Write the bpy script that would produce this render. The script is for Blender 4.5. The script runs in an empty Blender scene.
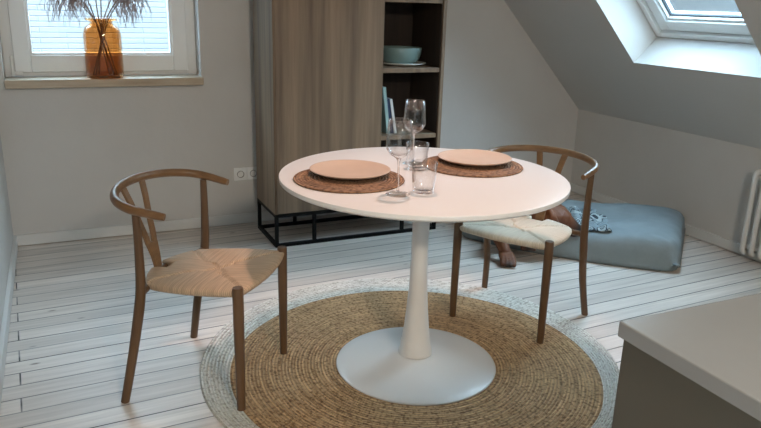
import bpy, bmesh, math, random
from math import sin, cos, pi, radians, sqrt
from mathutils import Vector, Matrix, noise

random.seed(7)
SC = bpy.context.scene
COL = SC.collection

# ------------------------------------------------------------------ camera
F_PX = 705.22
cd = bpy.data.cameras.new('camera')
cam = bpy.data.objects.new('camera', cd)
COL.objects.link(cam)
SC.camera = cam
cd.sensor_width = 36.0
cd.lens = F_PX * 36.0 / 761.0
cd.clip_start = 0.02
pi_, ya_, ro_ = radians(16.6655), radians(24.8595), radians(1.6496)
fw = Vector((sin(ya_) * cos(pi_), cos(ya_) * cos(pi_), -sin(pi_)))
rt = Vector((cos(ya_), -sin(ya_), 0))
up = rt.cross(fw)
r2 = rt * cos(ro_) + up * sin(ro_)
u2 = up * cos(ro_) - rt * sin(ro_)
M = Matrix((r2, u2, -fw)).transposed().to_4x4()
M.translation = Vector((0.2895, -4.2061, 1.3553))
cam.matrix_world = M

# ------------------------------------------------------------------ room numbers
WX = 3.8523            # knee wall
KN = 0.6306            # knee wall height
SA = radians(46.0)     # roof pitch
CE = 2.45              # ceiling
RY = -6.6              # rear wall
SKY = (-1.85, -0.93, 0.59, 1.77)     # roof window opening: y0, y1, s0, s1
WIN = (0.05, 1.066, 0.90, 2.10)      # gable window opening: x0, x1, z0, z1


def S(y, s, o):        # roof slope coordinates: along the wall, up the slope, outwards
    return Vector((WX - cos(SA) * s + sin(SA) * o, y, KN + sin(SA) * s + cos(SA) * o))


# ------------------------------------------------------------------ light
W = bpy.data.worlds.new('sky')
SC.world = W
W.use_nodes = True
nt = W.node_tree
bg = nt.nodes['Background']
tc = nt.nodes.new('ShaderNodeTexCoord')
nz = nt.nodes.new('ShaderNodeTexNoise')
nz.inputs['Scale'].default_value = 5.0
nz.inputs['Detail'].default_value = 5.0
cr = nt.nodes.new('ShaderNodeValToRGB')
cr.color_ramp.elements[0].position = 0.35
cr.color_ramp.elements[0].color = (0.38, 0.64, 0.90, 1)
cr.color_ramp.elements[1].position = 0.65
cr.color_ramp.elements[1].color = (0.62, 0.86, 1.0, 1)
nt.links.new(tc.outputs['Generated'], nz.inputs['Vector'])
nt.links.new(nz.outputs['Fac'], cr.inputs['Fac'])
nt.links.new(cr.outputs['Color'], bg.inputs['Color'])
# overcast sky: several times brighter overhead than along the horizon
sxyz = nt.nodes.new('ShaderNodeSeparateXYZ')
mr = nt.nodes.new('ShaderNodeMapRange')
mr.interpolation_type = 'SMOOTHSTEP'
mr.inputs['From Min'].default_value = 0.12
mr.inputs['From Max'].default_value = 0.60
mr.inputs['To Min'].default_value = 0.40
mr.inputs['To Max'].default_value = 13.5
nt.links.new(tc.outputs['Generated'], sxyz.inputs[0])
nt.links.new(sxyz.outputs['Z'], mr.inputs['Value'])
nt.links.new(mr.outputs[0], bg.inputs['Strength'])


SC.view_settings.view_transform = 'Standard'
SC.view_settings.look = 'None'
SC.view_settings.gamma = 1.0
SC.view_settings.exposure = 0.5
SC.view_settings.use_curve_mapping = False


def light(name, kind, loc, energy, color, aim=None, **kw):
    d = bpy.data.lights.new(name, kind)
    d.energy = energy
    d.color = color
    for k, v in kw.items():
        if k == 'portal':
            d.cycles.is_portal = v
        else:
            setattr(d, k, v)
    o = bpy.data.objects.new(name, d)
    COL.objects.link(o)
    o.location = loc
    if aim is not None:
        o.rotation_euler = (Vector(aim) - Vector(loc)).to_track_quat('-Z', 'Y').to_euler()
    return o


# broad overcast glow falling in through the roof window
light('sky_glow', 'SUN', (6, -1.2, 5), 1.0, (0.60, 0.85, 1.0), aim=(2.6, -1.55, 1.0), angle=radians(55))
# portals: guide the sky light through the openings
sk = S(-1.39, 1.18, 0.40)
light('skylight_portal', 'AREA', sk, 1, (1, 1, 1), aim=sk - Vector((sin(SA), 0, cos(SA))), portal=True,
      shape='RECTANGLE', size=1.3, size_y=1.0)
light('window_portal', 'AREA', (0.558, 0.22, 1.5), 1, (1, 1, 1), aim=(0.558, -1, 1.5), portal=True,
      shape='RECTANGLE', size=1.0, size_y=1.2)
light('rear_window_portal', 'AREA', (1.6, RY - 0.05, 1.5), 1, (1, 1, 1), aim=(1.6, 0, 1.5), portal=True,
      shape='RECTANGLE', size=2.4, size_y=1.5)
# warm lamp over the table
light('table_lamp_bulb', 'SPOT', (1.50, -1.96, 2.15), 47, (1.0, 0.65, 0.53), aim=(1.48, -1.98, 0.7),
      spot_size=radians(56), spot_blend=0.35, shadow_soft_size=0.05)
# unseen fill light added behind the camera to brighten the room
light('rear_fill_light', 'AREA', (0.9, -5.6, 2.38), 60, (1.0, 0.85, 0.68), aim=(1.2, -4.0, 0),
      shape='DISK', size=0.5)


# ------------------------------------------------------------------ materials
def mat(name, col, rough=0.6, var=0.0, scale=8.0, col2=None, bump=0.0, bscale=60.0, metal=0.0,
        stretch=(1, 1, 1), spec=0.5, coat=0.0):
    m = bpy.data.materials.new(name)
    m.use_nodes = True
    n, l = m.node_tree.nodes, m.node_tree.links
    b = n['Principled BSDF']
    b.inputs['Base Color'].default_value = (*col, 1)
    b.inputs['Roughness'].default_value = rough
    b.inputs['Metallic'].default_value = metal
    b.inputs['Specular IOR Level'].default_value = spec
    b.inputs['Coat Weight'].default_value = coat
    t = n.new('ShaderNodeTexCoord')
    mp = n.new('ShaderNodeMapping')
    mp.inputs['Scale'].default_value = stretch
    l.new(t.outputs['Object'], mp.inputs['Vector'])
    if var > 0 or col2:
        if not col2:
            col2 = tuple(c * (1 - var) for c in col)
        a = n.new('ShaderNodeTexNoise')
        a.inputs['Scale'].default_value = scale
        a.inputs['Detail'].default_value = 6
        a.inputs['Roughness'].default_value = 0.6
        l.new(mp.outputs[0], a.inputs['Vector'])
        r = n.new('ShaderNodeValToRGB')
        r.color_ramp.elements[0].position = 0.3
        r.color_ramp.elements[0].color = (*col2, 1)
        r.color_ramp.elements[1].position = 0.7
        r.color_ramp.elements[1].color = (*col, 1)
        l.new(a.outputs['Fac'], r.inputs['Fac'])
        l.new(r.outputs['Color'], b.inputs['Base Color'])
    if bump > 0:
        a2 = n.new('ShaderNodeTexNoise')
        a2.inputs['Scale'].default_value = bscale
        a2.inputs['Detail'].default_value = 4
        l.new(mp.outputs[0], a2.inputs['Vector'])
        bp = n.new('ShaderNodeBump')
        bp.inputs['Strength'].default_value = bump
        bp.inputs['Distance'].default_value = 0.01
        l.new(a2.outputs['Fac'], bp.inputs['Height'])
        l.new(bp.outputs[0], b.inputs['Normal'])
    return m


def nd(m, kind, **kw):
    x = m.node_tree.nodes.new(kind)
    for k, v in kw.items():
        if k in x.inputs:
            x.inputs[k].default_value = v
        else:
            setattr(x, k, v)
    return x


def thin_glass(name, tint=(1, 1, 1), extra=0.0, power=4.0):
    m = bpy.data.materials.new(name)
    m.use_nodes = True
    n, l = m.node_tree.nodes, m.node_tree.links
    n.remove(n['Principled BSDF'])
    tr = n.new('ShaderNodeBsdfTransparent')
    tr.inputs['Color'].default_value = (*tint, 1)
    gl = n.new('ShaderNodeBsdfGlossy')
    gl.inputs['Roughness'].default_value = 0.02
    lw = n.new('ShaderNodeLayerWeight')
    lw.inputs['Blend'].default_value = 0.5
    fr = n.new('ShaderNodeMath')
    fr.operation = 'POWER'
    fr.inputs[1].default_value = power
    l.new(lw.outputs['Facing'], fr.inputs[0])
    ad = n.new('ShaderNodeMath')
    ad.operation = 'MULTIPLY_ADD'
    ad.use_clamp = True
    ad.inputs[1].default_value = 0.9
    ad.inputs[2].default_value = 0.04 + extra
    mx = n.new('ShaderNodeMixShader')
    l.new(fr.outputs[0], ad.inputs[0])
    l.new(ad.outputs[0], mx.inputs[0])
    l.new(tr.outputs[0], mx.inputs[1])
    l.new(gl.outputs[0], mx.inputs[2])
    l.new(mx.outputs[0], n['Material Output'].inputs['Surface'])
    return m


PLASTER = mat('plaster', (0.60, 0.585, 0.56), 0.9, 0.06, 2.2, bump=0.12, bscale=25)
CEILING = mat('ceiling_paint', (0.58, 0.56, 0.53), 0.9, 0.04, 1.5)
TRIM = mat('white_trim_paint', (0.66, 0.66, 0.64), 0.5, 0.05, 6)
UPVC = mat('white_window_plastic', (0.82, 0.83, 0.82), 0.3)
SILLW = mat('whitewashed_board', (0.52, 0.43, 0.32), 0.5, col2=(0.38, 0.30, 0.215), scale=3, stretch=(1, 14, 14), bump=0.1)
PANE = thin_glass('window_pane_glass')
GLASS = thin_glass('clear_table_glass', (0.995, 0.995, 0.995), 0.0)
_n, _l = GLASS.node_tree.nodes, GLASS.node_tree.links
THIN = thin_glass('thin_blown_glass', (0.992, 0.992, 0.992), 0.015, 2.4)
_g = _n.new('ShaderNodeBsdfGlass')
_g.inputs['IOR'].default_value = 1.48
_g.inputs['Roughness'].default_value = 0.0
_t = _n.new('ShaderNodeBsdfTransparent')
_m = _n.new('ShaderNodeMixShader')
_m.inputs[0].default_value = 0.5
_l.new(_t.outputs[0], _m.inputs[1])
_l.new(_g.outputs[0], _m.inputs[2])
_l.new(_m.outputs[0], _n['Material Output'].inputs['Surface'])
AMBER = thin_glass('amber_glass', (0.905, 0.67, 0.43), 0.01)
WHITE = mat('white_lacquer', (0.80, 0.79, 0.77), 0.28, 0.02, 3, coat=0.1)
WHITEM = mat('white_powder_coat', (0.74, 0.74, 0.73), 0.32)
BLACK = mat('black_steel', (0.006, 0.006, 0.006), 0.6, spec=0.12)
PLATEM = mat('sand_stoneware', (0.56, 0.43, 0.335), 0.5, 0.06, 14)
OUTB = None


def wood(name, c1, c2, rough=0.5, scale=6.0, stretch=(9, 9, 0.6), bump=0.15):
    return mat(name, c1, rough, col2=c2, scale=scale, stretch=stretch, bump=bump, bscale=14)


OAK = wood('oiled_oak', (0.140, 0.075, 0.033), (0.082, 0.043, 0.019), 0.42, 5)
OAKB = wood('oiled_oak_bow', (0.245, 0.132, 0.058), (0.16, 0.085, 0.037), 0.34, 5, (3, 3, 9))
CABW = wood('grey_brown_veneer', (0.29, 0.205, 0.135), (0.12, 0.081, 0.052), 0.55, 2.6, (7, 7, 0.28))
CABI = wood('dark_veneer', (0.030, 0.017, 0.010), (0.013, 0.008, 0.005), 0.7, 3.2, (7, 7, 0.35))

# floor boards
FLOORM = mat('whitewashed_boards', (0.6, 0.6, 0.6), 0.4)


def build_floor_mat(m):
    n, l = m.node_tree.nodes, m.node_tree.links
    b = n['Principled BSDF']
    t = nd(m, 'ShaderNodeTexCoord')
    mp = nd(m, 'ShaderNodeMapping')
    mp.inputs['Rotation'].default_value = (0, 0, radians(-2.6))
    l.new(t.outputs['Object'], mp.inputs['Vector'])
    br = nd(m, 'ShaderNodeTexBrick')
    br.offset = 0.37
    br.inputs['Color1'].default_value = (0.76, 0.70, 0.64, 1)
    br.inputs['Color2'].default_value = (0.58, 0.53, 0.48, 1)
    br.inputs['Mortar'].default_value = (0.10, 0.095, 0.09, 1)
    br.inputs['Scale'].default_value = 1.0
    br.inputs['Mortar Size'].default_value = 0.0034
    br.inputs['Mortar Smooth'].default_value = 0.4
    br.inputs['Bias'].default_value = -0.25
    br.inputs['Brick Width'].default_value = 6.1
    br.inputs['Row Height'].default_value = 0.096
    l.new(mp.outputs[0], br.inputs['Vector'])
    gq = nd(m, 'ShaderNodeMapping')
    gq.inputs['Scale'].default_value = (0.35, 10.4, 1)
    gq.inputs['Location'].default_value = (3.3, 5.2, 0)
    l.new(mp.outputs[0], gq.inputs['Vector'])
    gz = nd(m, 'ShaderNodeTexNoise', Scale=1.0, Detail=1.0)
    l.new(gq.outputs[0], gz.inputs['Vector'])
    gc = nd(m, 'ShaderNodeValToRGB')
    gc.color_ramp.elements[0].position = 0.40
    gc.color_ramp.elements[0].color = (0.03, 0.027, 0.024, 1)
    gc.color_ramp.elements[1].position = 0.60
    gc.color_ramp.elements[1].color = (0.30, 0.29, 0.27, 1)
    l.new(gz.outputs['Fac'], gc.inputs['Fac'])
    l.new(gc.outputs['Color'], br.inputs['Mortar'])
    mp2 = nd(m, 'ShaderNodeMapping')
    mp2.inputs['Scale'].default_value = (0.7, 12, 1)
    l.new(mp.outputs[0], mp2.inputs['Vector'])
    g = nd(m, 'ShaderNodeTexNoise', Scale=2.6, Detail=8.0, Roughness=0.65)
    l.new(mp2.outputs[0], g.inputs['Vector'])
    gr = nd(m, 'ShaderNodeValToRGB')
    gr.color_ramp.elements[0].position = 0.28
    gr.color_ramp.elements[0].color = (0.66, 0.64, 0.62, 1)
    gr.color_ramp.elements[1].position = 0.66
    gr.color_ramp.elements[1].color = (1.12, 1.12, 1.12, 1)
    l.new(g.outputs['Fac'], gr.inputs['Fac'])
    mx = nd(m, 'ShaderNodeMix', data_type='RGBA', blend_type='MULTIPLY')
    mx.inputs['Factor'].default_value = 0.75
    l.new(br.outputs['Color'], mx.inputs[6])
    l.new(gr.outputs['Color'], mx.inputs[7])
    # knots
    mp3 = nd(m, 'ShaderNodeMapping')
    mp3.inputs['Scale'].default_value = (1.6, 4.2, 1)
    l.new(mp.outputs[0], mp3.inputs['Vector'])
    v = nd(m, 'ShaderNodeTexVoronoi', Scale=2.3)
    l.new(mp3.outputs[0], v.inputs['Vector'])
    kr = nd(m, 'ShaderNodeValToRGB')
    kr.color_ramp.elements[0].position = 0.03
    kr.color_ramp.elements[0].color = (0.22, 0.17, 0.14, 1)
    kr.color_ramp.elements[1].position = 0.085
    kr.color_ramp.elements[1].color = (1, 1, 1, 1)
    l.new(v.outputs['Distance'], kr.inputs['Fac'])
    mk = nd(m, 'ShaderNodeMix', data_type='RGBA', blend_type='MULTIPLY')
    mk.inputs['Factor'].default_value = 0.8
    l.new(mx.outputs[2], mk.inputs[6])
    l.new(kr.outputs['Color'], mk.inputs[7])
    l.new(mk.outputs[2], b.inputs['Base Color'])
    bp = nd(m, 'ShaderNodeBump', Strength=0.5, Distance=0.004)
    bp.invert = True
    l.new(br.outputs['Fac'], bp.inputs['Height'])
    bp2 = nd(m, 'ShaderNodeBump', Strength=0.12, Distance=0.004)
    l.new(g.outputs['Fac'], bp2.inputs['Height'])
    l.new(bp.outputs[0], bp2.inputs['Normal'])
    l.new(bp2.outputs[0], b.inputs['Normal'])
    b.inputs['Roughness'].default_value = 0.42


build_floor_mat(FLOORM)

# paper cord: stripes run along UV.x
CORD = mat('paper_cord', (0.66, 0.50, 0.36), 0.75)
CORDW = mat('pale_paper_cord', (0.78, 0.70, 0.58), 0.75)


def stripes(m, period, amount, c1, c2, bump=0.5, dist=0.002, uvaxis=0, fleck=0.0, jitter=0.0):
    n, l = m.node_tree.nodes, m.node_tree.links
    b = n['Principled BSDF']
    uv = nd(m, 'ShaderNodeUVMap')
    sx = nd(m, 'ShaderNodeSeparateXYZ')
    l.new(uv.outputs[0], sx.inputs[0])
    mu = nd(m, 'ShaderNodeMath', operation='MULTIPLY')
    mu.inputs[1].default_value = 2 * pi / period
    l.new(sx.outputs[uvaxis], mu.inputs[0])
    sn = nd(m, 'ShaderNodeMath', operation='SINE')
    l.new(mu.outputs[0], sn.inputs[0])
    mr = nd(m, 'ShaderNodeMapRange')
    mr.inputs['From Min'].default_value = -1
    l.new(sn.outputs[0], mr.inputs['Value'])
    # per strand tint
    nz = nd(m, 'ShaderNodeTexNoise', Scale=1.0, Detail=3.0)
    mp = nd(m, 'ShaderNodeMapping')
    sc = [6, 6, 6]
    sc[uvaxis] = 0.9 / period
    mp.inputs['Scale'].default_value = sc
    l.new(uv.outputs[0], mp.inputs['Vector'])
    l.new(mp.outputs[0], nz.inputs['Vector'])
    r = nd(m, 'ShaderNodeValToRGB')
    r.color_ramp.elements[0].position = 0.3
    r.color_ramp.elements[0].color = (*c2, 1)
    r.color_ramp.elements[1].position = 0.7
    r.color_ramp.elements[1].color = (*c1, 1)
    l.new(nz.outputs['Fac'], r.inputs['Fac'])
    dk = nd(m, 'ShaderNodeMix', data_type='RGBA', blend_type='MULTIPLY')
    dk.inputs[0].default_value = amount
    gr = nd(m, 'ShaderNodeValToRGB')
    gr.color_ramp.elements[0].color = (0.25, 0.2, 0.15, 1)
    gr.color_ramp.elements[1].position = 0.55
    gr.color_ramp.elements[1].color = (1, 1, 1, 1)
    l.new(mr.outputs[0], gr.inputs['Fac'])
    l.new(r.outputs['Color'], dk.inputs[6])
    l.new(gr.outputs['Color'], dk.inputs[7])
    out = dk.outputs[2]
    if fleck > 0:
        fz = nd(m, 'ShaderNodeTexNoise', Scale=1.0, Detail=2.0)
        mq = nd(m, 'ShaderNodeMapping')
        q = [75, 75, 75]
        q[uvaxis] = 0.7 / period
        mq.inputs['Scale'].default_value = q
        l.new(uv.outputs[0], mq.inputs['Vector'])
        l.new(mq.outputs[0], fz.inputs['Vector'])
        fr = nd(m, 'ShaderNodeValToRGB')
        fr.color_ramp.elements[0].position = 0.36
        fr.color_ramp.elements[0].color = (0.35, 0.28, 0.2, 1)
        fr.color_ramp.elements[1].position = 0.52
        fr.color_ramp.elements[1].color = (1.08, 1.08, 1.08, 1)
        l.new(fz.outputs['Fac'], fr.inputs['Fac'])
        f2 = nd(m, 'ShaderNodeMix', data_type='RGBA', blend_type='MULTIPLY')
        f2.inputs[0].default_value = fleck
        l.new(out, f2.inputs[6])
        l.new(fr.outputs['Color'], f2.inputs[7])
        out = f2.outputs[2]
    l.new(out, b.inputs['Base Color'])
    bp = nd(m, 'ShaderNodeBump', Strength=bump, Distance=dist)
    l.new(mr.outputs[0], bp.inputs['Height'])
    l.new(bp.outputs[0], b.inputs['Normal'])


stripes(CORD, 0.0068, 0.3, (0.72, 0.52, 0.345), (0.50, 0.365, 0.245), 0.7, 0.003)
stripes(CORDW, 0.0068, 0.22, (0.84, 0.75, 0.61), (0.66, 0.58, 0.46), 0.7, 0.003)
JUTE = mat('natural_jute_braid', (0.4, 0.3, 0.2), 0.95)
stripes(JUTE, 0.0125, 0.4, (0.74, 0.48, 0.26), (0.38, 0.235, 0.122), 0.8, 0.006, 1, 0.8)
JUTEW = mat('bleached_jute_braid', (0.6, 0.6, 0.5), 0.95)
stripes(JUTEW, 0.0125, 0.2, (0.86, 0.84, 0.79), (0.66, 0.63, 0.56), 0.8, 0.006, 1, 0.5)
MATB = mat('brown_woven_placemat', (0.3, 0.18, 0.1), 0.9)
stripes(MATB, 0.0105, 0.55, (0.42, 0.24, 0.13), (0.15, 0.08, 0.042), 0.8, 0.003, 1, 0.9)

BEDM = mat('blue_grey_canvas', (0.245, 0.298, 0.32), 0.85, 0.22, 5, bump=0.5, bscale=12)
CTOP = mat('grey_white_laminate', (0.315, 0.325, 0.33), 0.27, 0.05, 5)
CBODY = mat('taupe_lacquer', (0.105, 0.098, 0.078), 0.55)
RADM = mat('white_enamel', (0.68, 0.68, 0.66), 0.35)


# ------------------------------------------------------------------ mesh helpers
def link(name, me, m, parent=None, smooth=True):
    o = bpy.data.objects.new(name, me)
    COL.objects.link(o)
    if m is not None and len(me.materials) == 0:
        for x in (m if isinstance(m, (list, tuple)) else [m]):
            me.materials.append(x)
    if smooth:
        for p in me.polygons:
            p.use_smooth = True
    if parent is not None:
        o.parent = parent
    return o


def tag(o, label=None, cat=None, group=None, kind=None):
    if label:
        o['label'] = label
    if cat:
        o['category'] = cat
    if group:
        o['group'] = group
    if kind:
        o['kind'] = kind
    return o


def thing(name, label, cat, loc=(0, 0, 0), rz=0.0, group=None):
    o = bpy.data.objects.new(name, None)
    COL.objects.link(o)
    o.location = loc
    o.rotation_euler = (0, 0, rz)
    o.empty_display_size = 0.05
    return tag(o, label, cat, group)


class MB:
    def __init__(self):
        self.bm = bmesh.new()

    def box(self, x0, x1, y0, y1, z0, z1, bevel=0.0, seg=2, T=None):
        vs = [self.bm.verts.new((x, y, z)) for x in (x0, x1) for y in (y0, y1) for z in (z0, z1)]
        fs = [(0, 1, 3, 2), (4, 6, 7, 5), (0, 4, 5, 1), (2, 3, 7, 6), (0, 2, 6, 4), (1, 5, 7, 3)]
        faces = [self.bm.faces.new([vs[i] for i in f]) for f in fs]
        geom = vs
        if bevel > 0:
            es = list({e for f in faces for e in f.edges})
            r = bmesh.ops.bevel(self.bm, geom=es, offset=bevel, segments=seg, profile=0.5, affect='EDGES')
            geom = list({v for f in r['faces'] for v in f.verts} | {v for v in vs if v.is_valid})
        if T is not None:
            for v in geom:
                v.co = T(v.co)
        return self

    def prism(self, pts, y0, y1):        # polygon in x,z pushed along y
        a = [self.bm.verts.new((x, y0, z)) for x, z in pts]
        b = [self.bm.verts.new((x, y1, z)) for x, z in pts]
        n = len(pts)
        self.bm.faces.new(a)
        self.bm.faces.new(list(reversed(b)))
        for i in range(n):
            self.bm.faces.new([a[i], b[i], b[(i + 1) % n], a[(i + 1) % n]])
        return self

    def tube(self, pts, rad, n=10, cap=True, flat=1.0, res=1):
        P = [Vector(p) for p in pts]
        R = [rad] * len(P) if isinstance(rad, (int, float)) else list(rad)
        if res > 1:
            Q, RR = [], []
            for i in range(len(P) - 1):
                p0, p1, p2, p3 = P[max(i - 1, 0)], P[i], P[i + 1], P[min(i + 2, len(P) - 1)]
                for k in range(res):
                    t = k / res
                    Q.append(0.5 * ((2 * p1) + (p2 - p0) * t + (2 * p0 - 5 * p1 + 4 * p2 - p3) * t * t
                                    + (3 * p1 - p0 - 3 * p2 + p3) * t ** 3))
                    RR.append(R[i] * (1 - t) + R[i + 1] * t)
            Q.append(P[-1])
            RR.append(R[-1])
            P, R = Q, RR
        rings = []
        d0 = (P[1] - P[0]).normalized()
        nrm = d0.orthogonal().normalized() if abs(d0.z) > 0.9 else d0.cross(Vector((0, 0, 1))).normalized()
        for i, p in enumerate(P):
            d = (P[min(i + 1, len(P) - 1)] - P[max(i - 1, 0)]).normalized()
            nrm = (nrm - d * nrm.dot(d)).normalized()
            bn = d.cross(nrm)
            rings.append([self.bm.verts.new(p + (nrm * cos(2 * pi * k / n) + bn * sin(2 * pi * k / n) * flat) * R[i])
                          for k in range(n)])
        for a, b in zip(rings, rings[1:]):
            for k in range(n):
                self.bm.faces.new([a[k], a[(k + 1) % n], b[(k + 1) % n], b[k]])
        if cap:
            self.bm.faces.new(list(reversed(rings[0])))
            self.bm.faces.new(rings[-1])
        return self

    def lathe(self, prof, n=64, c=(0, 0, 0)):
        rings = []
        for r, z in prof:
            if r < 1e-6:
                rings.append([self.bm.verts.new((c[0], c[1], c[2] + z))])
            else:
                rings.append([self.bm.verts.new((c[0] + r * cos(2 * pi * k / n), c[1] + r * sin(2 * pi * k / n), c[2] + z))
                              for k in range(n)])
        for a, b in zip(rings, rings[1:]):
            for k in range(n):
                k2 = (k + 1) % n
                if len(a) == 1 and len(b) > 1:
                    self.bm.faces.new([a[0], b[k2], b[k]])
                elif len(b) == 1 and len(a) > 1:
                    self.bm.faces.new([a[k], a[k2], b[0]])
                elif len(a) > 1:
                    self.bm.faces.new([a[k], a[k2], b[k2], b[k]])
        return self

    def build(self, name, m, parent=None, smooth=False, auto=None, loc=None):
        bmesh.ops.recalc_face_normals(self.bm, faces=self.bm.faces)
        me = bpy.data.meshes.new(name)
        self.bm.to_mesh(me)
        self.bm.free()
        o = link(name, me, m, parent, smooth or auto is not None)
        if auto is not None:
            me.set_sharp_from_angle(angle=radians(auto))
        if loc is not None:
            o.location = loc
        return o


def struct(o, kind='structure'):
    o['kind'] = kind
    return o


# ------------------------------------------------------------------ setting
struct(MB().box(-0.2, WX + 0.2, RY, 0.3, -0.12, 0).build('floor', FLOORM))
x0, x1, z0, z1 = WIN
w = MB()
TH = 0.28
w.box(-0.2, x0, 0, TH, 0, CE)
w.box(x0, x1, 0, TH, 0, z0)
w.box(x0, x1, 0, TH, z1, CE)
sx = WX - (CE - KN) / math.tan(SA)
w.prism([(x1, 0), (WX + 0.1, 0), (WX + 0.1, KN - 0.1), (WX, KN), (sx, CE), (x1, CE)], 0, TH)
struct(w.build('wall_back', PLASTER))
struct(MB().box(-0.2, 0, RY, 0, 0, CE).build('wall_left', PLASTER))
struct(MB().prism([(WX, 0), (WX + 0.25, 0), (WX + 0.25, KN + 0.12), (WX, KN)], RY, 0).build('wall_right', PLASTER))
struct(MB().box(-0.2, sx + 0.25, RY, TH, CE, CE + 0.12).build('ceiling', CEILING))
# sloping ceiling with the roof window opening; its thickness is the reveal
sl = MB()
L = (CE - KN) / sin(SA) + 0.06


def slab(y0, y1, s0, s1):
    sl.box(y0, y1, s0, s1, 0, 0.31, T=lambda c: S(c.x, c.y, c.z))


ya, yb, sa, sb = SKY
slab(RY, ya, 0, L)
slab(ya, yb, 0, sa)
slab(ya, yb, sb, L)
slab(yb, 0, 0, L)
struct(sl.build('ceiling_sloped', CEILING))
rw = MB()
rw.box(-0.2, 0.4, RY - 0.2, RY, 0, CE)
rw.box(2.8, WX + 0.2, RY - 0.2, RY, 0, CE)
rw.box(0.4, 2.8, RY - 0.2, RY, 0, 0.75)
rw.box(0.4, 2.8, RY - 0.2, RY, 2.25, CE)
struct(rw.build('wall_rear', PLASTER))
# skirting
struct(MB().box(0.0, WX, -0.018, 0, 0.005, 0.066, 0.002).build('baseboard_back', TRIM))
struct(MB().box(0, 0.018, RY, -0.018, 0.005, 0.066, 0.002).build('baseboard_left', TRIM))
struct(MB().box(WX - 0.018, WX, RY, -0.018, 0.005, 0.066, 0.002).build('baseboard_right', TRIM))


# gable window
def ring(mb, a0, a1, b0, b1, wd, y0, y1, T=None, bv=0.004, wb=None):
    wb = wb or wd
    mb.box(a0, a0 + wd, y0, y1, b0, b1, bv, T=T)
    mb.box(a1 - wd, a1, y0, y1, b0, b1, bv, T=T)
    mb.box(a0 + wd, a1 - wd, y0, y1, b0, b0 + wb, bv, T=T)
    mb.box(a0 + wd, a1 - wd, y0, y1, b1 - wd, b1, bv, T=T)
    return mb


wf = ring(MB(), x0, x1, 0.917, z1, 0.052, 0.135, 0.215, wb=0.03).build('window_1', UPVC)
struct(wf)
sash = ring(MB(), 0.100, 1.014, 0.940, z1 - 0.05, 0.082, 0.118, 0.20, wb=0.092)
ring(sash, 0.180, 0.934, 1.030, z1 - 0.13, 0.014, 0.128, 0.19, bv=0.003)
so = sash.build('window_sash', UPVC, wf)
MB().box(0.190, 0.924, 0.158, 0.162, 1.040, z1 - 0.14).build('window_pane', PANE, wf)
hg = MB()
hg.tube([(0.088, 0.108, 0.925), (0.088, 0.108, 1.03)], 0.0075, 10)
hg.box(0.078, 0.135, 0.106, 0.122, 0.925, 0.945, 0.003)
hg.build('window_hinge', UPVC, wf, auto=40)
sm = MB().box(x0, x1 + 0.006, -0.045, 0.14, 0.872, 0.917, 0.004)
struct(sm.build('trim_1', SILLW))

# roof window
T2 = lambda c: S(c.x, c.z, c.y)
rf = ring(MB(), ya, yb, sa, sb, 0.035, 0.215, 0.31, T=T2).build('window_2', UPVC)
struct(rf)
rs = ring(MB(), ya + 0.04, yb - 0.04, sa + 0.04, sb - 0.04, 0.07, 0.235, 0.32, T=T2)
ring(rs, ya + 0.108, yb - 0.108, sa + 0.108, sb - 0.108, 0.016, 0.25, 0.31, T=T2, bv=0.003)
rs.build('window_sash', UPVC, rf)
MB().box(ya + 0.118, yb - 0.118, 0.285, 0.289, sa + 0.118, sb - 0.118, T=T2).build('window_pane', PANE, rf)
gk = mat('grey_rubber_gasket', (0.05, 0.06, 0.07), 0.6)
ring(MB(), ya + 0.123, yb - 0.123, sa + 0.123, sb - 0.123, 0.008, 0.268, 0.285, T=T2, bv=0.002).build('window_gasket', gk, rf)

# neighbouring house across the gap, seen through the gable window
BR = mat('white_painted_brick', (0.8, 0.82, 0.84), 0.8)


def build_brick(m):
    n, l = m.node_tree.nodes, m.node_tree.links
    b = n['Principled BSDF']
    t = nd(m, 'ShaderNodeTexCoord')
    mp = nd(m, 'ShaderNodeMapping')
    mp.inputs['Rotation'].default_value = (radians(90), 0, 0)
    l.new(t.outputs['Object'], mp.inputs['Vector'])
    br = nd(m, 'ShaderNodeTexBrick')
    br.inputs['Color1'].default_value = (0.29, 0.268, 0.262, 1)
    br.inputs['Color2'].default_value = (0.272, 0.254, 0.25, 1)
    br.inputs['Mortar'].default_value = (0.225, 0.222, 0.225, 1)
    br.inputs['Scale'].default_value = 1.0
    br.inputs['Mortar Size'].default_value = 0.006
    br.inputs['Mortar Smooth'].default_value = 0.6
    br.inputs['Brick Width'].default_value = 0.42
    br.inputs['Row Height'].default_value = 0.045
    l.new(mp.outputs[0], br.inputs['Vector'])
    l.new(br.outputs['Color'], b.inputs['Base Color'])
    bp = nd(m, 'ShaderNodeBump', Strength=0.6, Distance=0.01)
    bp.invert = True
    l.new(br.outputs['Fac'], bp.inputs['Height'])
    l.new(bp.outputs[0], b.inputs['Normal'])


build_brick(BR)
nb = MB().box(-4, 5.5, 2.6, 2.9, -2.0, 2.6).build('neighbouring_house_wall', BR)
tag(nb, 'white painted brick wall of the neighbouring house outside the window', 'brick wall')

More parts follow.
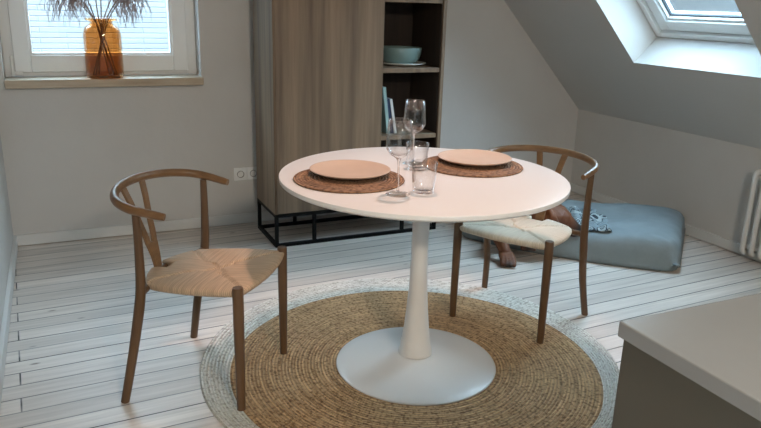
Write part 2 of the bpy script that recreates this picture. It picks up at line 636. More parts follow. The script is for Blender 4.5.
# wall socket pair
sk_ = thing('wall_socket', 'white double wall socket above the skirting beside the cabinet', 'socket', (1.317, 0, 0.321))
for i in (-1, 1):
    p = MB().box(-0.0395 + i * 0.04, 0.0395 + i * 0.04, -0.009, 0, -0.04, 0.04, 0.003).build('socket_plate', UPVC, sk_)
    d = MB()
    d.lathe([(0, 0.004), (0.018, 0.004), (0.0195, 0.018), (0.0215, 0.018), (0.0215, 0.0)], 28)
    for v in d.bm.verts:
        v.co = Vector((v.co.x + i * 0.04, -v.co.z - 0.0, v.co.y))
    d.build('socket_insert', mat('socket_grey', (0.30, 0.29, 0.28), 0.5), p, smooth=True)

# ------------------------------------------------------------------ cabinet
CX0, CX1, CF, CB = 1.3475, 2.3855, -0.5155, -0.125
LEG = 0.195
CTOPZ = 2.02
DX = 1.988
cab = thing('storage_cabinet', 'tall grey-brown wood veneer cabinet with an open shelf bay on black frame', 'cabinet',
            ((CX0 + CX1) / 2, (CF + CB) / 2, 0))
ox, oy = (CX0 + CX1) / 2, (CF + CB) / 2


def cb(name, a, m, par=cab, bv=0.0015):
    return MB().box(a[0] - ox, a[1] - ox, a[2] - oy, a[3] - oy, a[4], a[5], bv).build(name, m, par)


cb('side_panel', (CX0, CX0 + 0.02, CF + 0.001, CB, LEG, CTOPZ), CABW)
cb('side_panel', (CX1 - 0.022, CX1, CF, CB, LEG, CTOPZ), CABW)
cb('top_panel', (CX0 + 0.02, CX1 - 0.022, CF, CB, CTOPZ - 0.025, CTOPZ), CABW)
cb('bottom_panel', (CX0 + 0.02, CX1 - 0.022, CF + 0.02, CB, LEG, LEG + 0.025), CABW)
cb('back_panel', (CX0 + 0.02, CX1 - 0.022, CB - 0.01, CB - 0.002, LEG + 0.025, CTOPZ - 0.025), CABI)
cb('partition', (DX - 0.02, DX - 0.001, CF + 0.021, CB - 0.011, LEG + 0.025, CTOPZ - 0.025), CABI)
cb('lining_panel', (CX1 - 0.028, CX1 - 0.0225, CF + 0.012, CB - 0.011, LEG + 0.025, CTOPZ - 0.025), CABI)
cb('door', (CX0 + 0.004 + 0.006, DX, CF - 0.004, CF + 0.016, LEG + 0.004, CTOPZ - 0.003), CABW, bv=0.002)
for z in (0.585, 0.973, 1.361, 1.749):
    cb('shelf', (DX, CX1 - 0.0285, CF + 0.006, CB - 0.011, z, z + 0.026), CABW)
fr = MB()
t = 0.02


def bar(a):
    fr.box(a[0] - ox, a[1] - ox, a[2] - oy, a[3] - oy, a[4], a[5], 0.001, 1)


for z in (0.0, LEG - t):
    bar((CX0, CX1, CF, CF + t, z, z + t))
    bar((CX0, CX1, CB - t, CB, z, z + t))
    bar((CX0, CX0 + t, CF + t, CB - t, z, z + t))
    bar((CX1 - t, CX1, CF + t, CB - t, z, z + t))
fr.build('base_frame', BLACK, cab)
for x in (CX0, 1.573, 2.14, CX1 - t):
    for y in (CF, CB - t):
        cb('leg', (x, x + t, y, y + t, t, LEG - t), BLACK)

# things in the open bay
CERT = mat('teal_stoneware', (0.20, 0.30, 0.29), 0.4, 0.1, 10)
CERW = mat('pale_stoneware', (0.66, 0.70, 0.66), 0.4)
SZ = 0.973 + 0.026
b1 = MB().lathe([(0, 0), (0.09, 0), (0.148, 0.012), (0.152, 0.018), (0.147, 0.0185), (0.09, 0.006), (0, 0.006)], 56)
tag(b1.build('serving_plate', CERW, smooth=True, loc=(2.205, -0.30, SZ)),
    'pale wide plate on the upper open shelf of the cabinet, under the bowl', 'plate')
b2 = MB().lathe([(0, 0), (0.065, 0), (0.094, 0.010), (0.115, 0.032), (0.125, 0.062), (0.129, 0.096), (0.127, 0.099), (0.122, 0.095),
                 (0.117, 0.062), (0.106, 0.035), (0.085, 0.017), (0, 0.010)], 56)
tag(b2.build('serving_bowl', CERT, smooth=True, loc=(2.20, -0.30, SZ + 0.0065)),
    'blue-green stoneware bowl on the pale plate on the open shelf', 'bowl')


def book(x, y, lean, h, th, dp, col, label, spinecol=None, page=(0.75, 0.72, 0.66)):
    t_ = thing('book', label, 'book', (x, y, 0.6115), 0, 'books leaning on the lower open shelf')
    T = Matrix.Rotation(-lean, 4, 'Y')
    lift = 0.0 if lean >= 0 else 0
    Tm = lambda c: T @ c
    MB().box(0, th, 0.004, dp, 0.004, h - 0.004, T=Tm).build('pages', mat('paper_pages', page, 0.8), t_)
    c = MB()
    c.box(-0.0015, 0.001, 0, dp, 0, h, T=Tm)
    c.box(th - 0.001, th + 0.0015, 0, dp, 0, h, T=Tm)
    c.box(0, th, 0, 0.003, 0, h, T=Tm)
    c.build('cover', mat('book_cover', col, 0.5), t_)
    return t_


book(1.994, -0.44, 0.0, 0.19, 0.022, 0.15, (0.02, 0.02, 0.025), 'short black book upright against the left side of the lower open shelf')
book(2.058, -0.45, 0.13, 0.275, 0.018, 0.18, (0.33, 0.50, 0.50), 'tallest book on the lower open shelf, pale teal spine, leaning left')
book(2.085, -0.445, 0.17, 0.205, 0.018, 0.16, (0.03, 0.05, 0.11), 'dark navy book leaning between the teal and the white book')
book(2.108, -0.45, 0.18, 0.205, 0.012, 0.16, (0.78, 0.80, 0.80), 'thin white book leaning at the right end of the row of books')

# ------------------------------------------------------------------ rug
RC, RR = Vector((1.484, -1.952)), 0.818
IC, IR = Vector((1.474, -2.010)), 0.712


def ring_mesh(name, n_seg, radii, centre_of, zf, m, origin):
    bm = bmesh.new()
    uvl = bm.loops.layers.uv.new('UVMap')
    rows = []
    for r in radii:
        c = centre_of(r)
        row = []
        for k in range(n_seg):
            a = 2 * pi * k / n_seg
            wob = 0.004 * noise.noise(Vector((cos(a) * 2, sin(a) * 2, 3.1))) * (r / RR)
            row.append(bm.verts.new((c.x + (r + wob) * cos(a) - origin.x, c.y + (r + wob) * sin(a) - origin.y, zf(r, a))))
        rows.append(row)
    for i in range(len(rows) - 1):
        for k in range(n_seg):
            k2 = (k + 1) % n_seg
            f = bm.faces.new([rows[i][k], rows[i + 1][k], rows[i + 1][k2], rows[i][k2]])
            ua, ub = 2 * pi * k / n_seg, 2 * pi * (k + 1) / n_seg
            rm = max(radii[i], 0.05)
            for lp, (u, v) in zip(f.loops, [(ua * rm, radii[i]), (ua * rm, radii[i + 1]), (ub * rm, radii[i + 1]), (ub * rm, radii[i])]):
                lp[uvl].uv = (u, v)
    me = bpy.data.meshes.new(name)
    bm.to_mesh(me)
    bm.free()
    return me


rug = thing('round_rug', 'round braided jute rug with a bleached border under the white table', 'rug', (RC.x, RC.y, 0))
cen = lambda r: IC.lerp(RC, max(0, min(1, (r - IR) / (RR - IR)))) if r > IR else IC
top = lambda r, a: 0.0085
radi = [0.001] + [0.0145 * k for k in range(1, 48)]
radi = [r for r in radi if r < IR] + [IR]
link('rug_centre', ring_mesh('rug_centre', 160, radi, cen, top, JUTE, RC), JUTE, rug)
radb = [IR + (RR - IR) * k / 12 for k in range(13)]


def ztop(r, a):
    return 0.0085


mb_ = ring_mesh('rug_border', 160, radb + [RR + 0.003, RR + 0.003], cen, lambda r, a: 0.0085, JUTEW, RC)
# drop the last rows to form an edge
ns = 160
for i, v in enumerate(mb_.vertices):
    row = i // ns
    if row == len(radb):
        v.co.z = 0.004
    elif row == len(radb) + 1:
        v.co.z = 0.0
link('rug_border', mb_, JUTEW, rug)

# ------------------------------------------------------------------ table
TX, TY, TZ = 1.473, -2.011, 0.763
tb = thing('pedestal_table', 'round white pedestal dining table with tulip base on the jute rug', 'table', (TX, TY, 0.0085))
zo = -0.0085
tp = MB().lathe([(0, 0.738), (0.490, 0.738), (0.508, 0.7415), (0.5165, 0.7465), (0.5185, 0.749), (0.519, 0.7605), (0.5178, 0.7624),
                 (0.515, 0.763), (0.3, 0.763), (0, 0.763)], 160)
for v in tp.bm.verts:
    v.co.z += zo
tp.build('tabletop', WHITE, tb, auto=35)
bs = MB().lathe([(0, 0.0097), (0.305, 0.0097), (0.310, 0.0105), (0.3108, 0.0125), (0.306, 0.0155), (0.27, 0.0215), (0.2, 0.033), (0.13, 0.044),
                 (0.09, 0.051), (0.066, 0.054), (0.0, 0.054)], 128)
for v in bs.bm.verts:
    v.co.z += zo - 0.0012
    v.co.y -= 0.008
bs.build('base', WHITEM, tb, smooth=True)
pp = [(0.066, 0.054), (0.0655, 0.060), (0.062, 0.075), (0.055, 0.115), (0.0475, 0.17), (0.041, 0.24), (0.036, 0.31), (0.0325, 0.39),
      (0.031, 0.46), (0.031, 0.53), (0.0325, 0.60), (0.036, 0.66), (0.040, 0.71), (0.044, 0.731), (0.1, 0.733), (0.1, 0.7385), (0, 0.7385)]
po = MB().lathe([(r, z + zo) for r, z in pp], 64)
po.build('column', WHITEM, tb, auto=50)

# ------------------------------------------------------------------ place settings


def disc_thing(name, loc, prof, m, label, cat, group, uv=False, rz=0.0):
    o = MB().lathe(prof, 96)
    if uv:
        ul = o.bm.loops.layers.uv.new('UVMap')
        for f in o.bm.faces:
            for lp in f.loops:
                c = lp.vert.co
                lp[ul].uv = (math.atan2(c.y, c.x) * 0.15, sqrt(c.x ** 2 + c.y ** 2))
    ob = o.build(name, m, smooth=True, loc=loc)
    return tag(ob, label, cat, group)


T = TZ + 0.0002
matprof = [(0.0, 0.0), (0.190, 0.0), (0.194, 0.003), (0.192, 0.006)] + [(0.187 - 0.01 * k, 0.0065) for k in range(18)] + [(0, 0.0065)]
plprof = [(0, 0.0), (0.085, 0.0), (0.092, 0.002), (0.125, 0.011), (0.1415, 0.0185), (0.1435, 0.021), (0.1415, 0.0222), (0.135, 0.0205),
          (0.12, 0.0140), (0.095, 0.0085), (0.05, 0.0065), (0, 0.006)]
disc_thing('placemat', (1.190, -1.994, T), matprof, MATB, 'round brown woven placemat at the left side of the table', 'placemat',
           'placemats on the table', True)
disc_thing('placemat', (1.722, -1.940, T), matprof, MATB, 'round brown woven placemat at the right side of the table', 'placemat',
           'placemats on the table', True)
disc_thing('dinner_plate', (1.212, -1.949, T + 0.0068), plprof, PLATEM, 'sand-coloured plate on the left placemat', 'plate',
           'plates on the placemats')
disc_thing('dinner_plate', (1.753, -1.906, T + 0.0068), plprof, PLATEM, 'sand-coloured plate on the right placemat', 'plate',
           'plates on the placemats')


def wineglass(x, y, label):
    g = thing('wine_glass', label, 'wine glass', (x, y, T), 0, 'wine glasses on the table')
    MB().lathe([(0, 0.0), (0.040, 0.0), (0.0405, 0.0012), (0.038, 0.0022), (0.015, 0.004), (0.006, 0.008), (0.004, 0.02)], 48).build(
        'foot', GLASS, g, smooth=True)
    MB().lathe([(0.004, 0.02), (0.0035, 0.05), (0.0035, 0.095), (0.005, 0.110), (0.009, 0.118)], 24).build('stem', GLASS, g, smooth=True)
    MB().lathe([(0.0, 0.116), (0.009, 0.118), (0.030, 0.132), (0.0425, 0.150), (0.0435, 0.158), (0.0405, 0.200), (0.0365, 0.243),
                (0.0355, 0.2435), (0.0395, 0.200), (0.0420, 0.158), (0.0405, 0.151), (0.028, 0.135), (0.0, 0.124)], 56).build(
        'bowl', THIN, g, smooth=True)


def tumbler(x, y, label):
    g = MB().lathe([(0, 0.0), (0.033, 0.0), (0.036, 0.003), (0.0395, 0.055), (0.0435, 0.100), (0.0428, 0.1008), (0.0418, 0.100),
                    (0.0378, 0.055), (0.034, 0.014), (0.031, 0.010), (0, 0.009)], 56).build('tumbler', THIN, smooth=True, loc=(x, y, T))
    tag(g, label, 'water glass', 'tumblers on the table')


wineglass(1.266, -2.226, 'wine glass nearest the left placemat, in front of the other glasses')
wineglass(1.523, -1.828, 'wine glass farther back on the table, beside the far tumbler')
tumbler(1.359, -2.228, 'short clear tumbler nearest the table edge, beside the front wine glass')
tumbler(1.488, -1.928, 'short clear tumbler behind the front tumbler, near the right placemat')


# ------------------------------------------------------------------ chairs (x forward, y left, z up)
def seat_mesh(m, parent):
    bm = bmesh.new()
    uvl = bm.loops.layers.uv.new('UVMap')
    N = 96

    def pt(i, j, side):
        u = -1 + 2 * i / N
        v = j / N
        rear = -0.342 - 0.072 * max(0.0, cos(u * 1.45)) + 0.004 * u * u
        if abs(u) < 0.21:
            rear += 0.052
        f0 = 0.012 + 0.026 * (1 - u * u)
        f = f0 + (rear - f0) * v
        hw = 0.208 + 0.016 * sin(pi * v) - 0.026 * v * v
        e = max(abs(u), abs(2 * v - 1))
        seam = abs(abs(u) - abs(2 * v - 1))
        h = 0.020 * (max(0.0, 1 - e ** 7)) ** 0.5
        zb = 0.436 - 0.024 * v
        dip = 0.016 * (1 - e) ** 0.8
        if side > 0:
            z = zb + h - dip - 0.0095 * max(0, 1 - seam * 16) * min(1, (1 - e) * 8 + 0.15) + 0.003 * cos(u * 2.2) * (1 - e)
        else:
            z = zb - h * 1.5 + dip * 0.2
        c = 1 - 0.05 * (abs(u) ** 6) * (abs(2 * v - 1) ** 6)
        return Vector((f, u * hw * c, z))

    grid = {}
    for s in (1, -1):
        for i in range(N + 1):
            for j in range(N + 1):
                if s < 0 and (i in (0, N) or j in (0, N)):
                    grid[s, i, j] = grid[1, i, j]
                else:
                    grid[s, i, j] = bm.verts.new(pt(i, j, s))
    for s in (1, -1):
        for i in range(N):
            for j in range(N):
                q = [grid[s, i, j], grid[s, i + 1, j], grid[s, i + 1, j + 1], grid[s, i, j + 1]]
                f = bm.faces.new(q if s < 0 else q[::-1])
                uc, vc = -1 + 2 * (i + .5) / N, 2 * (j + .5) / N - 1
                fb = abs(vc) > abs(uc)
                for lp in f.loops:
                    c = lp.vert.co
                    lp[uvl].uv = (c.y + 0.003, c.x) if fb else (c.x, c.y)
    bmesh.ops.recalc_face_normals(bm, faces=bm.faces)
    me = bpy.data.meshes.new('seat')
    bm.to_mesh(me)
    bm.free()
    return link('seat', me, m, parent)


def make_chair(label):
    t = thing('dining_chair', label, 'chair', (0, 0, 0), 0, 'wishbone-back chairs at the round table')
    seat_mesh(CORD, t)
    for s in (-1, 1):
        MB().tube([(0, s * 0.210, 0.0), (0, s * 0.210, 0.1), (0, s * 0.209, 0.30), (0, s * 0.208, 0.45), (0, s * 0.208, 0.456)],
                  [0.0145, 0.0155, 0.0178, 0.0185, 0.0165], 20).build('leg', OAK, t, auto=40)
        MB().tube([(-0.412, s * 0.258, 0.0), (-0.378, s * 0.240, 0.18), (-0.345, s * 0.238, 0.34), (-0.333, s * 0.237, 0.42),
                   (-0.329, s * 0.238, 0.50), (-0.328, s * 0.239, 0.61), (-0.329, s * 0.241, 0.685)],
                  [0.0145, 0.016, 0.0175, 0.017, 0.0155, 0.0135, 0.012], 16, res=3).build('leg', OAK, t, auto=40)
    MB().tube([(-0.334, -0.238, 0.405), (-0.352, -0.16, 0.401), (-0.392, -0.06, 0.397), (-0.398, 0, 0.396), (-0.392, 0.06, 0.397),
               (-0.352, 0.16, 0.401), (-0.334, 0.238, 0.405)], 0.0125, 12, res=3).build('seat_rail', OAK, t, auto=40)
    # bow
    pts, rad = [], []
    Nn = 44
    for k in range(Nn + 1):
        a = -1 + 2 * k / Nn
        th = a * radians(118)
        if abs(th) < pi / 2:
            y = 0.250 * sin(th)
            x = -0.325 - 0.165 * cos(th)
        else:
            e_ = (abs(th) - pi / 2) / radians(28)
            y = math.copysign(0.250 - 0.010 * e_ ** 1.5, th)
            x = -0.325 + 0.098 * e_
        z = 0.682 + 0.045 * ((-0.22 - x) / 0.275)
        pts.append((x, y, z))
        rad.append(0.0145 - 0.0022 * max(0, abs(a) - 0.7) / 0.3)
    rad[0] = rad[-1] = 0.0108
    MB().tube(pts, rad, 16, flat=1.08).build('backrest_bow', OAKB, t, auto=50)
    # Y splat: a flat board with two arms
    bm = bmesh.new()

    def strip(path, wid, thk=0.006):
        rows = []
        for (x, y, z), w_ in zip(path, wid):
            rows.append([bm.verts.new((x + d, y + q, z)) for d, q in ((-thk, -w_), (-thk, w_), (thk, w_), (thk, -w_))])
        for a, b in zip(rows, rows[1:]):
            for k in range(4):
                bm.faces.new([a[k], a[(k + 1) % 4], b[(k + 1) % 4], b[k]])
        bm.faces.new(rows[0][::-1])
        bm.faces.new(rows[-1])

    strip([(-0.402, 0, 0.388), (-0.404, 0, 0.42), (-0.410, 0, 0.455), (-0.420, 0, 0.492), (-0.424, 0, 0.504)],
          [0.019, 0.020, 0.024, 0.031, 0.032], 0.0065)
    for s in (-1, 1):
        P = [(-0.423, s * 0.0195, 0.497), (-0.428, s * 0.0245, 0.525), (-0.446, s * 0.036, 0.59), (-0.464, s * 0.050, 0.66), (-0.484, s * 0.063, 0.722)]
        strip(P, [0.0135, 0.0132, 0.0135, 0.0140, 0.0145], 0.0055)
    bmesh.ops.recalc_face_normals(bm, faces=bm.faces)
    me = bpy.data.meshes.new('splat')
    bm.to_mesh(me)
    bm.free()
    so_ = link('splat', me, OAKB, t, False)
    bv = so_.modifiers.new('b', 'BEVEL')
    bv.width = 0.0025
    bv.segments = 2
    return t


ch = make_chair('oak wishbone chair with tan cord seat, left of the white table')
ch.location = (0.892, -1.922, 0.0)
ch.rotation_euler = (0, 0, math.atan2(-0.6, 0.8))
c2 = ch.copy()
COL.objects.link(c2)
for k in ch.children:
    q = k.copy()
    COL.objects.link(q)
    q.parent = c2
    if k.name.startswith('seat') and 'rail' not in k.name:
        q.data = k.data.copy()
        q.data.materials.clear()
        q.data.materials.append(CORDW)
c2['label'] = 'oak wishbone chair with pale cord seat, in front of the dog bed'
c2.location = (1.934, -1.874, 0.0)
c2.rotation_euler = (0, 0, radians(210.6))

# ------------------------------------------------------------------ vase with dried grass
VX, VY, VZ = 0.548, 0.022, 0.917
vs = MB().lathe([(0, 0.0), (0.088, 0.0), (0.097, 0.006), (0.098, 0.05), (0.099, 0.20), (0.098, 0.235), (0.091, 0.262), (0.073, 0.280),
                 (0.061, 0.287), (0.058, 0.293), (0.060, 0.302), (0.080, 0.305), (0.083, 0.311), (0.080, 0.318), (0.066, 0.320),
                 (0.055, 0.316), (0.053, 0.300), (0.054, 0.290), (0.068, 0.275), (0.086, 0.258), (0.093, 0.234), (0.094, 0.20),
                 (0.093, 0.05), (0.091, 0.018), (0.0, 0.014)], 64)
vo = vs.build('glass_vase', AMBER, smooth=True, loc=(VX, VY, VZ))
tag(vo, 'large amber glass bottle vase standing on the window sill', 'vase')
STEM = mat('dry_stem', (0.20, 0.12, 0.075), 0.8)
PLUM = mat('dried_plume', (0.46, 0.36, 0.34), 0.9, 0.4, 20)
stems = [(0.05, 0.00, -0.165, 0.00, 0.47, 1), (0.045, 0.01, -0.225, 0.01, 0.48, 1), (0.02, -0.03, -0.115, -0.02, 0.50, 1), (-0.045, 0.02, 0.115, 0.0, 0.50, 1),
         (-0.05, -0.02, 0.215, 0.02, 0.50, 1), (-0.03, 0.03, 0.03, 0.02, 0.72, 0), (-0.06, 0.0, 0.155, -0.02, 0.47, 1), (0.06, -0.01, -0.04, 0.02, 0.74, 0)]
for i, (bx, by, tx_, ty_, h, pl) in enumerate(stems):
    where = ['leaning left over the sill', 'leaning farthest left', 'drooping left of the vase neck', 'rising right of the vase neck',
             'leaning farthest right', 'rising straight out of the vase', 'leaning right over the vase shoulder', 'rising left of the vase neck'][i]
    g = thing('dried_grass_stem', 'dried feathery reed in the amber vase, ' + where, 'dried grass', (VX, VY, VZ + 0.016), 0,
              'dried reeds in the amber vase')
    nx, ny = (tx_ - bx) * 0.10, (ty_ - by) * 0.3
    P0 = Vector((bx, by, 0.0))
    Pn = Vector((tx_ * 0.16 + random.uniform(-.01, .01), ty_ * 0.2, 0.29))
    P2 = Vector((tx_ * 0.62, ty_, 0.29 + (h - 0.29) * 0.62))
    P3 = Vector((tx_, ty_, h * 0.88))
    sm_ = MB().tube([P0, P0.lerp(Pn, 0.5), Pn, P2, P3], [0.0038, 0.0038, 0.0034, 0.0026, 0.0012], 6, res=4)
    sm_.build('stem', STEM, g, smooth=True)
    pm = MB()
    tipd = (P3 - P2).normalized()
    for k in range(32):
        tt = random.random() ** 0.8
        base = Pn.lerp(P2, 0.9 + tt * 0.1) if tt < 0.05 else P2.lerp(P3, tt)
        if not pl:
            base = P3 + tipd * random.uniform(-0.03, 0.16)
        a = random.uniform(0, 2 * pi)
        sp = random.uniform(0.01, 0.055)
        dr = random.uniform(0.03, 0.17)
        side = Vector((cos(a) * sp + (0.012 if tx_ > 0 else -0.012), sin(a) * sp * 0.5, 0))
        ph = random.uniform(0, 6.28)
        q = [base]
        for n_ in range(1, 7):
            f_ = n_ / 6
            q.append(base + side * min(1.15, f_ * 1.8) + Vector((0.011 * sin(ph + f_ * 10), 0.006 * cos(ph + f_ * 9), 0.016 * sin(pi * min(1, f_ * 1.6)) - dr * f_ * f_)))
        pm.tube(q, [0.0008, 0.0014, 0.0018, 0.0019, 0.0018, 0.0014, 0.0006], 4, cap=False)
    pm.build('plume', PLUM, g)

# ------------------------------------------------------------------ dog bed
A = Vector((3.25, -1.66))
Bc = Vector((3.835, -1.15))
C = Vector((2.43, -0.70))
D = Vector((3.02, -0.24))
bm = bmesh.new()
N = 72
BH = 0.185


def bed_h(p, q):
    h = 0.205 - 0.05 * p + 0.012 * noise.noise(Vector((p * 5, q * 5, 1.3))) + 0.006 * noise.noise(Vector((p * 13, q * 13, 4)))
    # pressed down where the dog lies
    d = ((p - 0.66) / 0.34) ** 2 + ((q - 0.25) / 0.5) ** 2
    h -= 0.045 * math.exp(-d * 1.1)
    return h


g = {}
for s in (1, -1):
    for i in range(N + 1):
        for j in range(N + 1):
            if s < 0 and (i in (0, N) or j in (0, N)):
                g[s, i, j] = g[1, i, j]
                continue
            p, q = i / N, j / N
            P = (A.lerp(C, p)).lerp(Bc.lerp(D, p), q)
            u, v = 2 * p - 1, 2 * q - 1
            e = (abs(u) ** 14 + abs(v) ** 14) ** (1 / 14)
            e = min(e, 1)
            prof = (1 - e ** 14) ** 0.42
            cen_ = (A + Bc + C + D) / 4
            bul = 1
            rnd = 1
            P = cen_ + (P - cen_) * rnd * bul
            P += Vector((-0.05, -0.045)) * (1 - u * u)
            hh = bed_h(p, q)
            mid = 0.055
            if s > 0:
                z = mid + (hh - mid) * prof - 0.012 * (e ** 6)
            else:
                z = mid - (mid - 0.001) * min(1, prof * 1.6) ** 0.5
            # creases radiating from the front corner
            cd_ = sqrt((p) ** 2 + (q) ** 2)
            if s > 0 and cd_ < 0.25:
                an = math.atan2(q, p)
                z += (0.014 * max(0, 1 - cd_ / 0.12) + 0.006 * sin(an * 14)) * max(0, 1 - cd_ / 0.25) * prof * min(1, min(p, q) * 14)
            g[s, i, j] = bm.verts.new((P.x - A.x, P.y - A.y, z))
for s in (1, -1):
    for i in range(N):
        for j in range(N):
            q_ = [g[s, i, j], g[s, i + 1, j], g[s, i + 1, j + 1], g[s, i, j + 1]]
            try:
                bm.faces.new(q_)
            except ValueError:
                pass
bmesh.ops.recalc_face_normals(bm, faces=bm.faces)
me = bpy.data.meshes.new('dog_bed')
bm.to_mesh(me)
bm.free()
bed = link('dog_bed', me, BEDM)
bed.location = (A.x, A.y, 0)
tag(bed, 'large blue-grey canvas dog cushion on the floor against the knee wall', 'dog bed')

# blanket crumpled beside the dog
BLK = mat('patterned_blanket', (0.3, 0.42, 0.45), 0.9)


def build_blanket(m):
    l = m.node_tree.links
    b = m.node_tree.nodes['Principled BSDF']
    t = nd(m, 'ShaderNodeTexCoord')
    mu = nd(m, 'ShaderNodeTexNoise', Scale=17.0, Detail=1.0, Distortion=1.2)
    l.new(t.outputs['Object'], mu.inputs['Vector'])
    mu.inputs['Scale'].default_value = 11.0
    r = nd(m, 'ShaderNodeValToRGB')
    r.color_ramp.interpolation = 'CONSTANT'
    els = r.color_ramp.elements
    els[0].color = (0.23, 0.30, 0.33, 1)
    els[1].position = 0.44
    els[1].color = (0.035, 0.05, 0.065, 1)
    e = els.new(0.49)
    e.color = (0.36, 0.43, 0.45, 1)
    e = els.new(0.585)
    e.color = (0.045, 0.065, 0.08, 1)
    e = els.new(0.62)
    e.color = (0.23, 0.30, 0.33, 1)
    l.new(mu.outputs['Fac'], r.inputs['Fac'])
    l.new(r.outputs['Color'], b.inputs['Base Color'])


build_blanket(BLK)
bm = bmesh.new()
N = 70
c0 = Vector((3.055, -1.085))
ax = Vector((0.165, 0.235))
ay = Vector((-0.10, 0.085))
rows = []


def bed_top(x, y):
    M2 = Matrix(((C.x - A.x, Bc.x - A.x), (C.y - A.y, Bc.y - A.y)))
    s = M2.inverted() @ Vector((x - A.x, y - A.y))
    return bed_h(s.x, s.y) - 0.004


for s in (0, 1):
    rr = []
    for i in range(N + 1):
        r_ = []
        for j in range(N + 1):
            u, v = -1 + 2 * i / N, -1 + 2 * j / N
            k = 1 + 0.18 * noise.noise(Vector((u * 1.5, v * 1.5, 7)))
            P = c0 + ax * u * 0.82 * k + ay * v * 1.0 * k
            fold = 0.055 * abs(noise.noise(Vector((u * 1.5, v * 1.9, 2)))) + 0.012 * noise.noise(Vector((u * 3, v * 3, 5))) + 0.008
            fold *= min(1, (1 - max(abs(u), abs(v))) * 4 + 0.25)
            r_.append(bm.verts.new((P.x - c0.x, P.y - c0.y, bed_top(P.x, P.y) + 0.006 + fold - 0.006 * s)))
        rr.append(r_)
    rows.append(rr)
for s in (0, 1):
    for i in range(N):
        for j in range(N):
            bm.faces.new([rows[s][i][j], rows[s][i + 1][j], rows[s][i + 1][j + 1], rows[s][i][j + 1]])
for i in range(N):
    for (a, b_) in (((i, 0), (i + 1, 0)), ((i, N), (i + 1, N)), ((0, i), (0, i + 1)), ((N, i), (N, i + 1))):
        bm.faces.new([rows[0][a[0]][a[1]], rows[0][b_[0]][b_[1]], rows[1][b_[0]][b_[1]], rows[1][a[0]][a[1]]])
bmesh.ops.recalc_face_normals(bm, faces=bm.faces)
me = bpy.data.meshes.new('blanket')
bm.to_mesh(me)
bm.free()
bl = link('blanket', me, BLK)
bl.location = (c0.x, c0.y, 0)
tag(bl, 'crumpled blue and dark patterned blanket on the dog bed next to the dog', 'blanket')

# ------------------------------------------------------------------ dog: blobs fused into one skin by a voxel remesh
dog_parts = []


def limb(P, R, res=5):
    dog_parts.append((P, R, res))


# body lying on the bed, chest at the front edge, rump away from the camera
limb([(2.70, -0.46, 0.22), (2.68, -0.60, 0.235), (2.67, -0.76, 0.235), (2.675, -0.91, 0.235), (2.70, -1.02, 0.225)],
     [0.10, 0.115, 0.118, 0.115, 0.090])
limb([(2.69, -0.98, 0.22), (2.72, -1.09, 0.215), (2.755, -1.15, 0.218)], [0.095, 0.085, 0.078])          # neck
limb([(2.745, -1.165, 0.222), (2.775, -1.195, 0.218)], [0.084, 0.082])                                   # skull
limb([(2.790, -1.198, 0.212), (2.825, -1.222, 0.190), (2.855, -1.242, 0.172), (2.868, -1.250, 0.168)], [0.070, 0.055, 0.044, 0.036])
limb([(2.64, -0.96, 0.19), (2.53, -1.02, 0.175), (2.465, -1.075, 0.140), (2.462, -1.125, 0.100), (2.462, -1.165, 0.060)],
     [0.070, 0.052, 0.042, 0.036, 0.032])                                                             # front leg to floor
limb([(2.69, -1.02, 0.185), (2.64, -1.10, 0.160), (2.612, -1.155, 0.118)], [0.062, 0.048, 0.038])
lat, fwd_ = Vector((0.80, -0.60, 0)), Vector((-0.42, -0.91, 0))
for k in (-1.5, -0.5, 0.5, 1.5):
    o1 = Vector((2.462, -1.180, 0.045)) + lat * k * 0.0135
    limb([o1, o1 + fwd_ * 0.045 + lat * k * 0.005 + Vector((0, 0, -0.006)), o1 + fwd_ * (0.088 - 0.006 * abs(k)) + lat * k * 0.007 + Vector((0, 0, -0.026))],
         [0.024, 0.0165, 0.0132], 3)
    o1 = Vector((2.607, -1.165, 0.112)) + lat * k * 0.012
    limb([o1, o1 + fwd_ * 0.026 + lat * k * 0.004 + Vector((0, 0, -0.016)), o1 + fwd_ * 0.040 + lat * k * 0.006 + Vector((0, 0, -0.038))],
         [0.025, 0.0195, 0.0155], 3)
limb([(2.70, -0.50, 0.23), (2.80, -0.57, 0.20), (2.77, -0.70, 0.18), (2.79, -0.80, 0.17)], [0.10, 0.075, 0.045, 0.03])   # folded hind leg
limb([(2.70, -0.44, 0.22), (2.78, -0.40, 0.20), (2.87, -0.42, 0.18), (2.93, -0.48, 0.175)], [0.035, 0.022, 0.016, 0.009])  # tail
# ears
limb([(2.795, -1.130, 0.288), (2.840, -1.150, 0.262), (2.862, -1.175, 0.225), (2.860, -1.190, 0.200)], [0.022, 0.022, 0.019, 0.010], 4)
limb([(2.712, -1.200, 0.285), (2.700, -1.245, 0.258), (2.712, -1.268, 0.218), (2.722, -1.272, 0.195)], [0.022, 0.022, 0.018, 0.010], 4)
bm = bmesh.new()
for P, R, res in dog_parts:
    P = [Vector(p) for p in P]
    for i in range(len(P) - 1):
        d = (P[i + 1] - P[i]).length
        n_ = max(2, int(d / (0.25 * min(R[i], R[i + 1]))))
        for k in range(n_ + 1):
            t_ = k / n_
            r_ = R[i] * (1 - t_) + R[i + 1] * t_
            bmesh.ops.create_icosphere(bm, subdivisions=2, radius=r_ * 1.03, matrix=Matrix.Translation(P[i].lerp(P[i + 1], t_)))
me = bpy.data.meshes.new('dog_blob')
bm.to_mesh(me)
bm.free()
tmp = bpy.data.objects.new('dog_blob', me)
COL.objects.link(tmp)
rm = tmp.modifiers.new('r', 'REMESH')
rm.mode = 'VOXEL'
rm.voxel_size = 0.0045
smo = tmp.modifiers.new('s', 'SMOOTH')
smo.iterations = 3
smo.factor = 0.5
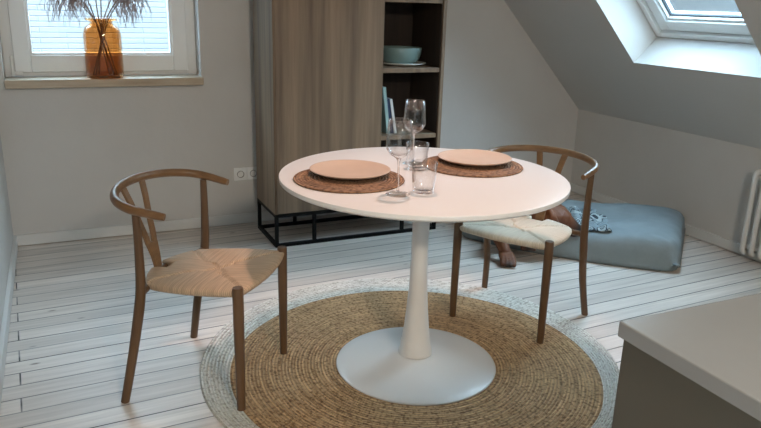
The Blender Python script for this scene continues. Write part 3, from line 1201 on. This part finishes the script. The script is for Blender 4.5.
dg = bpy.context.evaluated_depsgraph_get()
dm = bpy.data.meshes.new_from_object(tmp.evaluated_get(dg))
bpy.data.objects.remove(tmp)
DO = Vector((2.67, -0.9, 0))
att = dm.color_attributes.new('coat', 'FLOAT_COLOR', 'POINT')
nose = Vector((2.878, -1.258, 0.165))
paws = [Vector((2.425, -1.268, 0.010)), Vector((2.595, -1.20, 0.062))]
for v in dm.vertices:
    c = v.co
    k = max(0.0, 1 - (c - nose).length / 0.10)
    k = max(k, 0.85 * max(0, 1 - (c - paws[0]).length / 0.045), 0.95 * max(0, 1 - (c - paws[1]).length / 0.06))
    for e0 in (Vector((2.862, -1.18, 0.212)), Vector((2.715, -1.27, 0.207))):
        k = max(k, 0.8 * max(0, 1 - (c - e0).length / 0.06))
    k = min(1, k * 1.6)
    n_ = 0.5 + 0.5 * noise.noise(c * 9)
    tan = Vector((0.23, 0.075, 0.024)).lerp(Vector((0.11, 0.034, 0.012)), n_)
    col = tan.lerp(Vector((0.018, 0.012, 0.010)), k)
    att.data[v.index].color = (col.x, col.y, col.z, 1)
for v in dm.vertices:
    v.co -= DO
DOGM = mat('short_brown_fur', (0.3, 0.1, 0.04), 0.55, bump=0.3, bscale=180)
va = nd(DOGM, 'ShaderNodeVertexColor', layer_name='coat')
DOGM.node_tree.links.new(va.outputs['Color'], DOGM.node_tree.nodes['Principled BSDF'].inputs['Base Color'])
dm.materials.clear()
dog = link('dog', dm, DOGM)
dog.location = DO
tag(dog, 'brown short-haired dog lying on the blue-grey dog bed with a paw on the floor', 'dog')
EYE = mat('dark_wet_eye', (0.01, 0.007, 0.005), 0.08)
for ex in ((2.838, -1.190, 0.238), (2.790, -1.255, 0.238)):
    e_ = MB()
    bmesh.ops.create_uvsphere(e_.bm, u_segments=16, v_segments=10, radius=0.010, matrix=Matrix.Translation(Vector(ex) - DO))
    e_.build('eye', EYE, dog, smooth=True)
ns_ = MB()
bmesh.ops.create_uvsphere(ns_.bm, u_segments=20, v_segments=12, radius=0.017, matrix=Matrix.Translation(Vector((2.893, -1.268, 0.180)) - DO))
ns_.build('nose', EYE, dog, smooth=True)

# ------------------------------------------------------------------ radiator
rad = thing('column_radiator', 'white column radiator on the knee wall at the right edge', 'radiator', (WX - 0.08, -1.613, 0.0))
NT = 16
for k in range(NT):
    y = -k * 0.058
    m_ = MB()
    for xo in (-0.0, 0.05):
        m_.tube([(xo, y, 0.075), (xo, y, 0.49)], 0.0145, 14, cap=True)
    # rounded head and foot joining the two columns
    for zc, sg in ((0.49, 1), (0.075, -1)):
        m_.tube([(-0.0, y, zc), (0.004, y, zc + sg * 0.018), (0.025, y, zc + sg * 0.027), (0.046, y, zc + sg * 0.018), (0.05, y, zc)], 0.0145, 12, res=3)
    m_.build('radiator_column', RADM, rad, auto=50)
hb = MB()
for zc in (0.085, 0.485):
    hb.tube([(0.025, 0.0, zc), (0.025, -(NT - 1) * 0.058, zc)], 0.014, 12)
hb.build('header_pipe', RADM, rad, auto=50)
wb = MB()
for yy in (-0.2, -0.7):
    MB().box(0.05, 0.0795, yy - 0.012, yy + 0.012, 0.10, 0.45).build('wall_bracket', RADM, rad)

# ------------------------------------------------------------------ counter at the lower right
kc = thing('kitchen_counter', 'grey-white topped counter with taupe side at the lower right corner', 'counter', (1.04, -3.464, 0))
MB().box(0.0, 2.2, -1.6, 0.0, 0.874, 0.90, 0.0025).build('worktop', CTOP, kc)
MB().box(0.008, 2.18, -1.58, -0.006, 0.10, 0.8735, 0.002).build('carcass', CBODY, kc)
MB().box(0.06, 2.14, -1.54, -0.07, 0.0, 0.10).build('plinth', CBODY, kc)
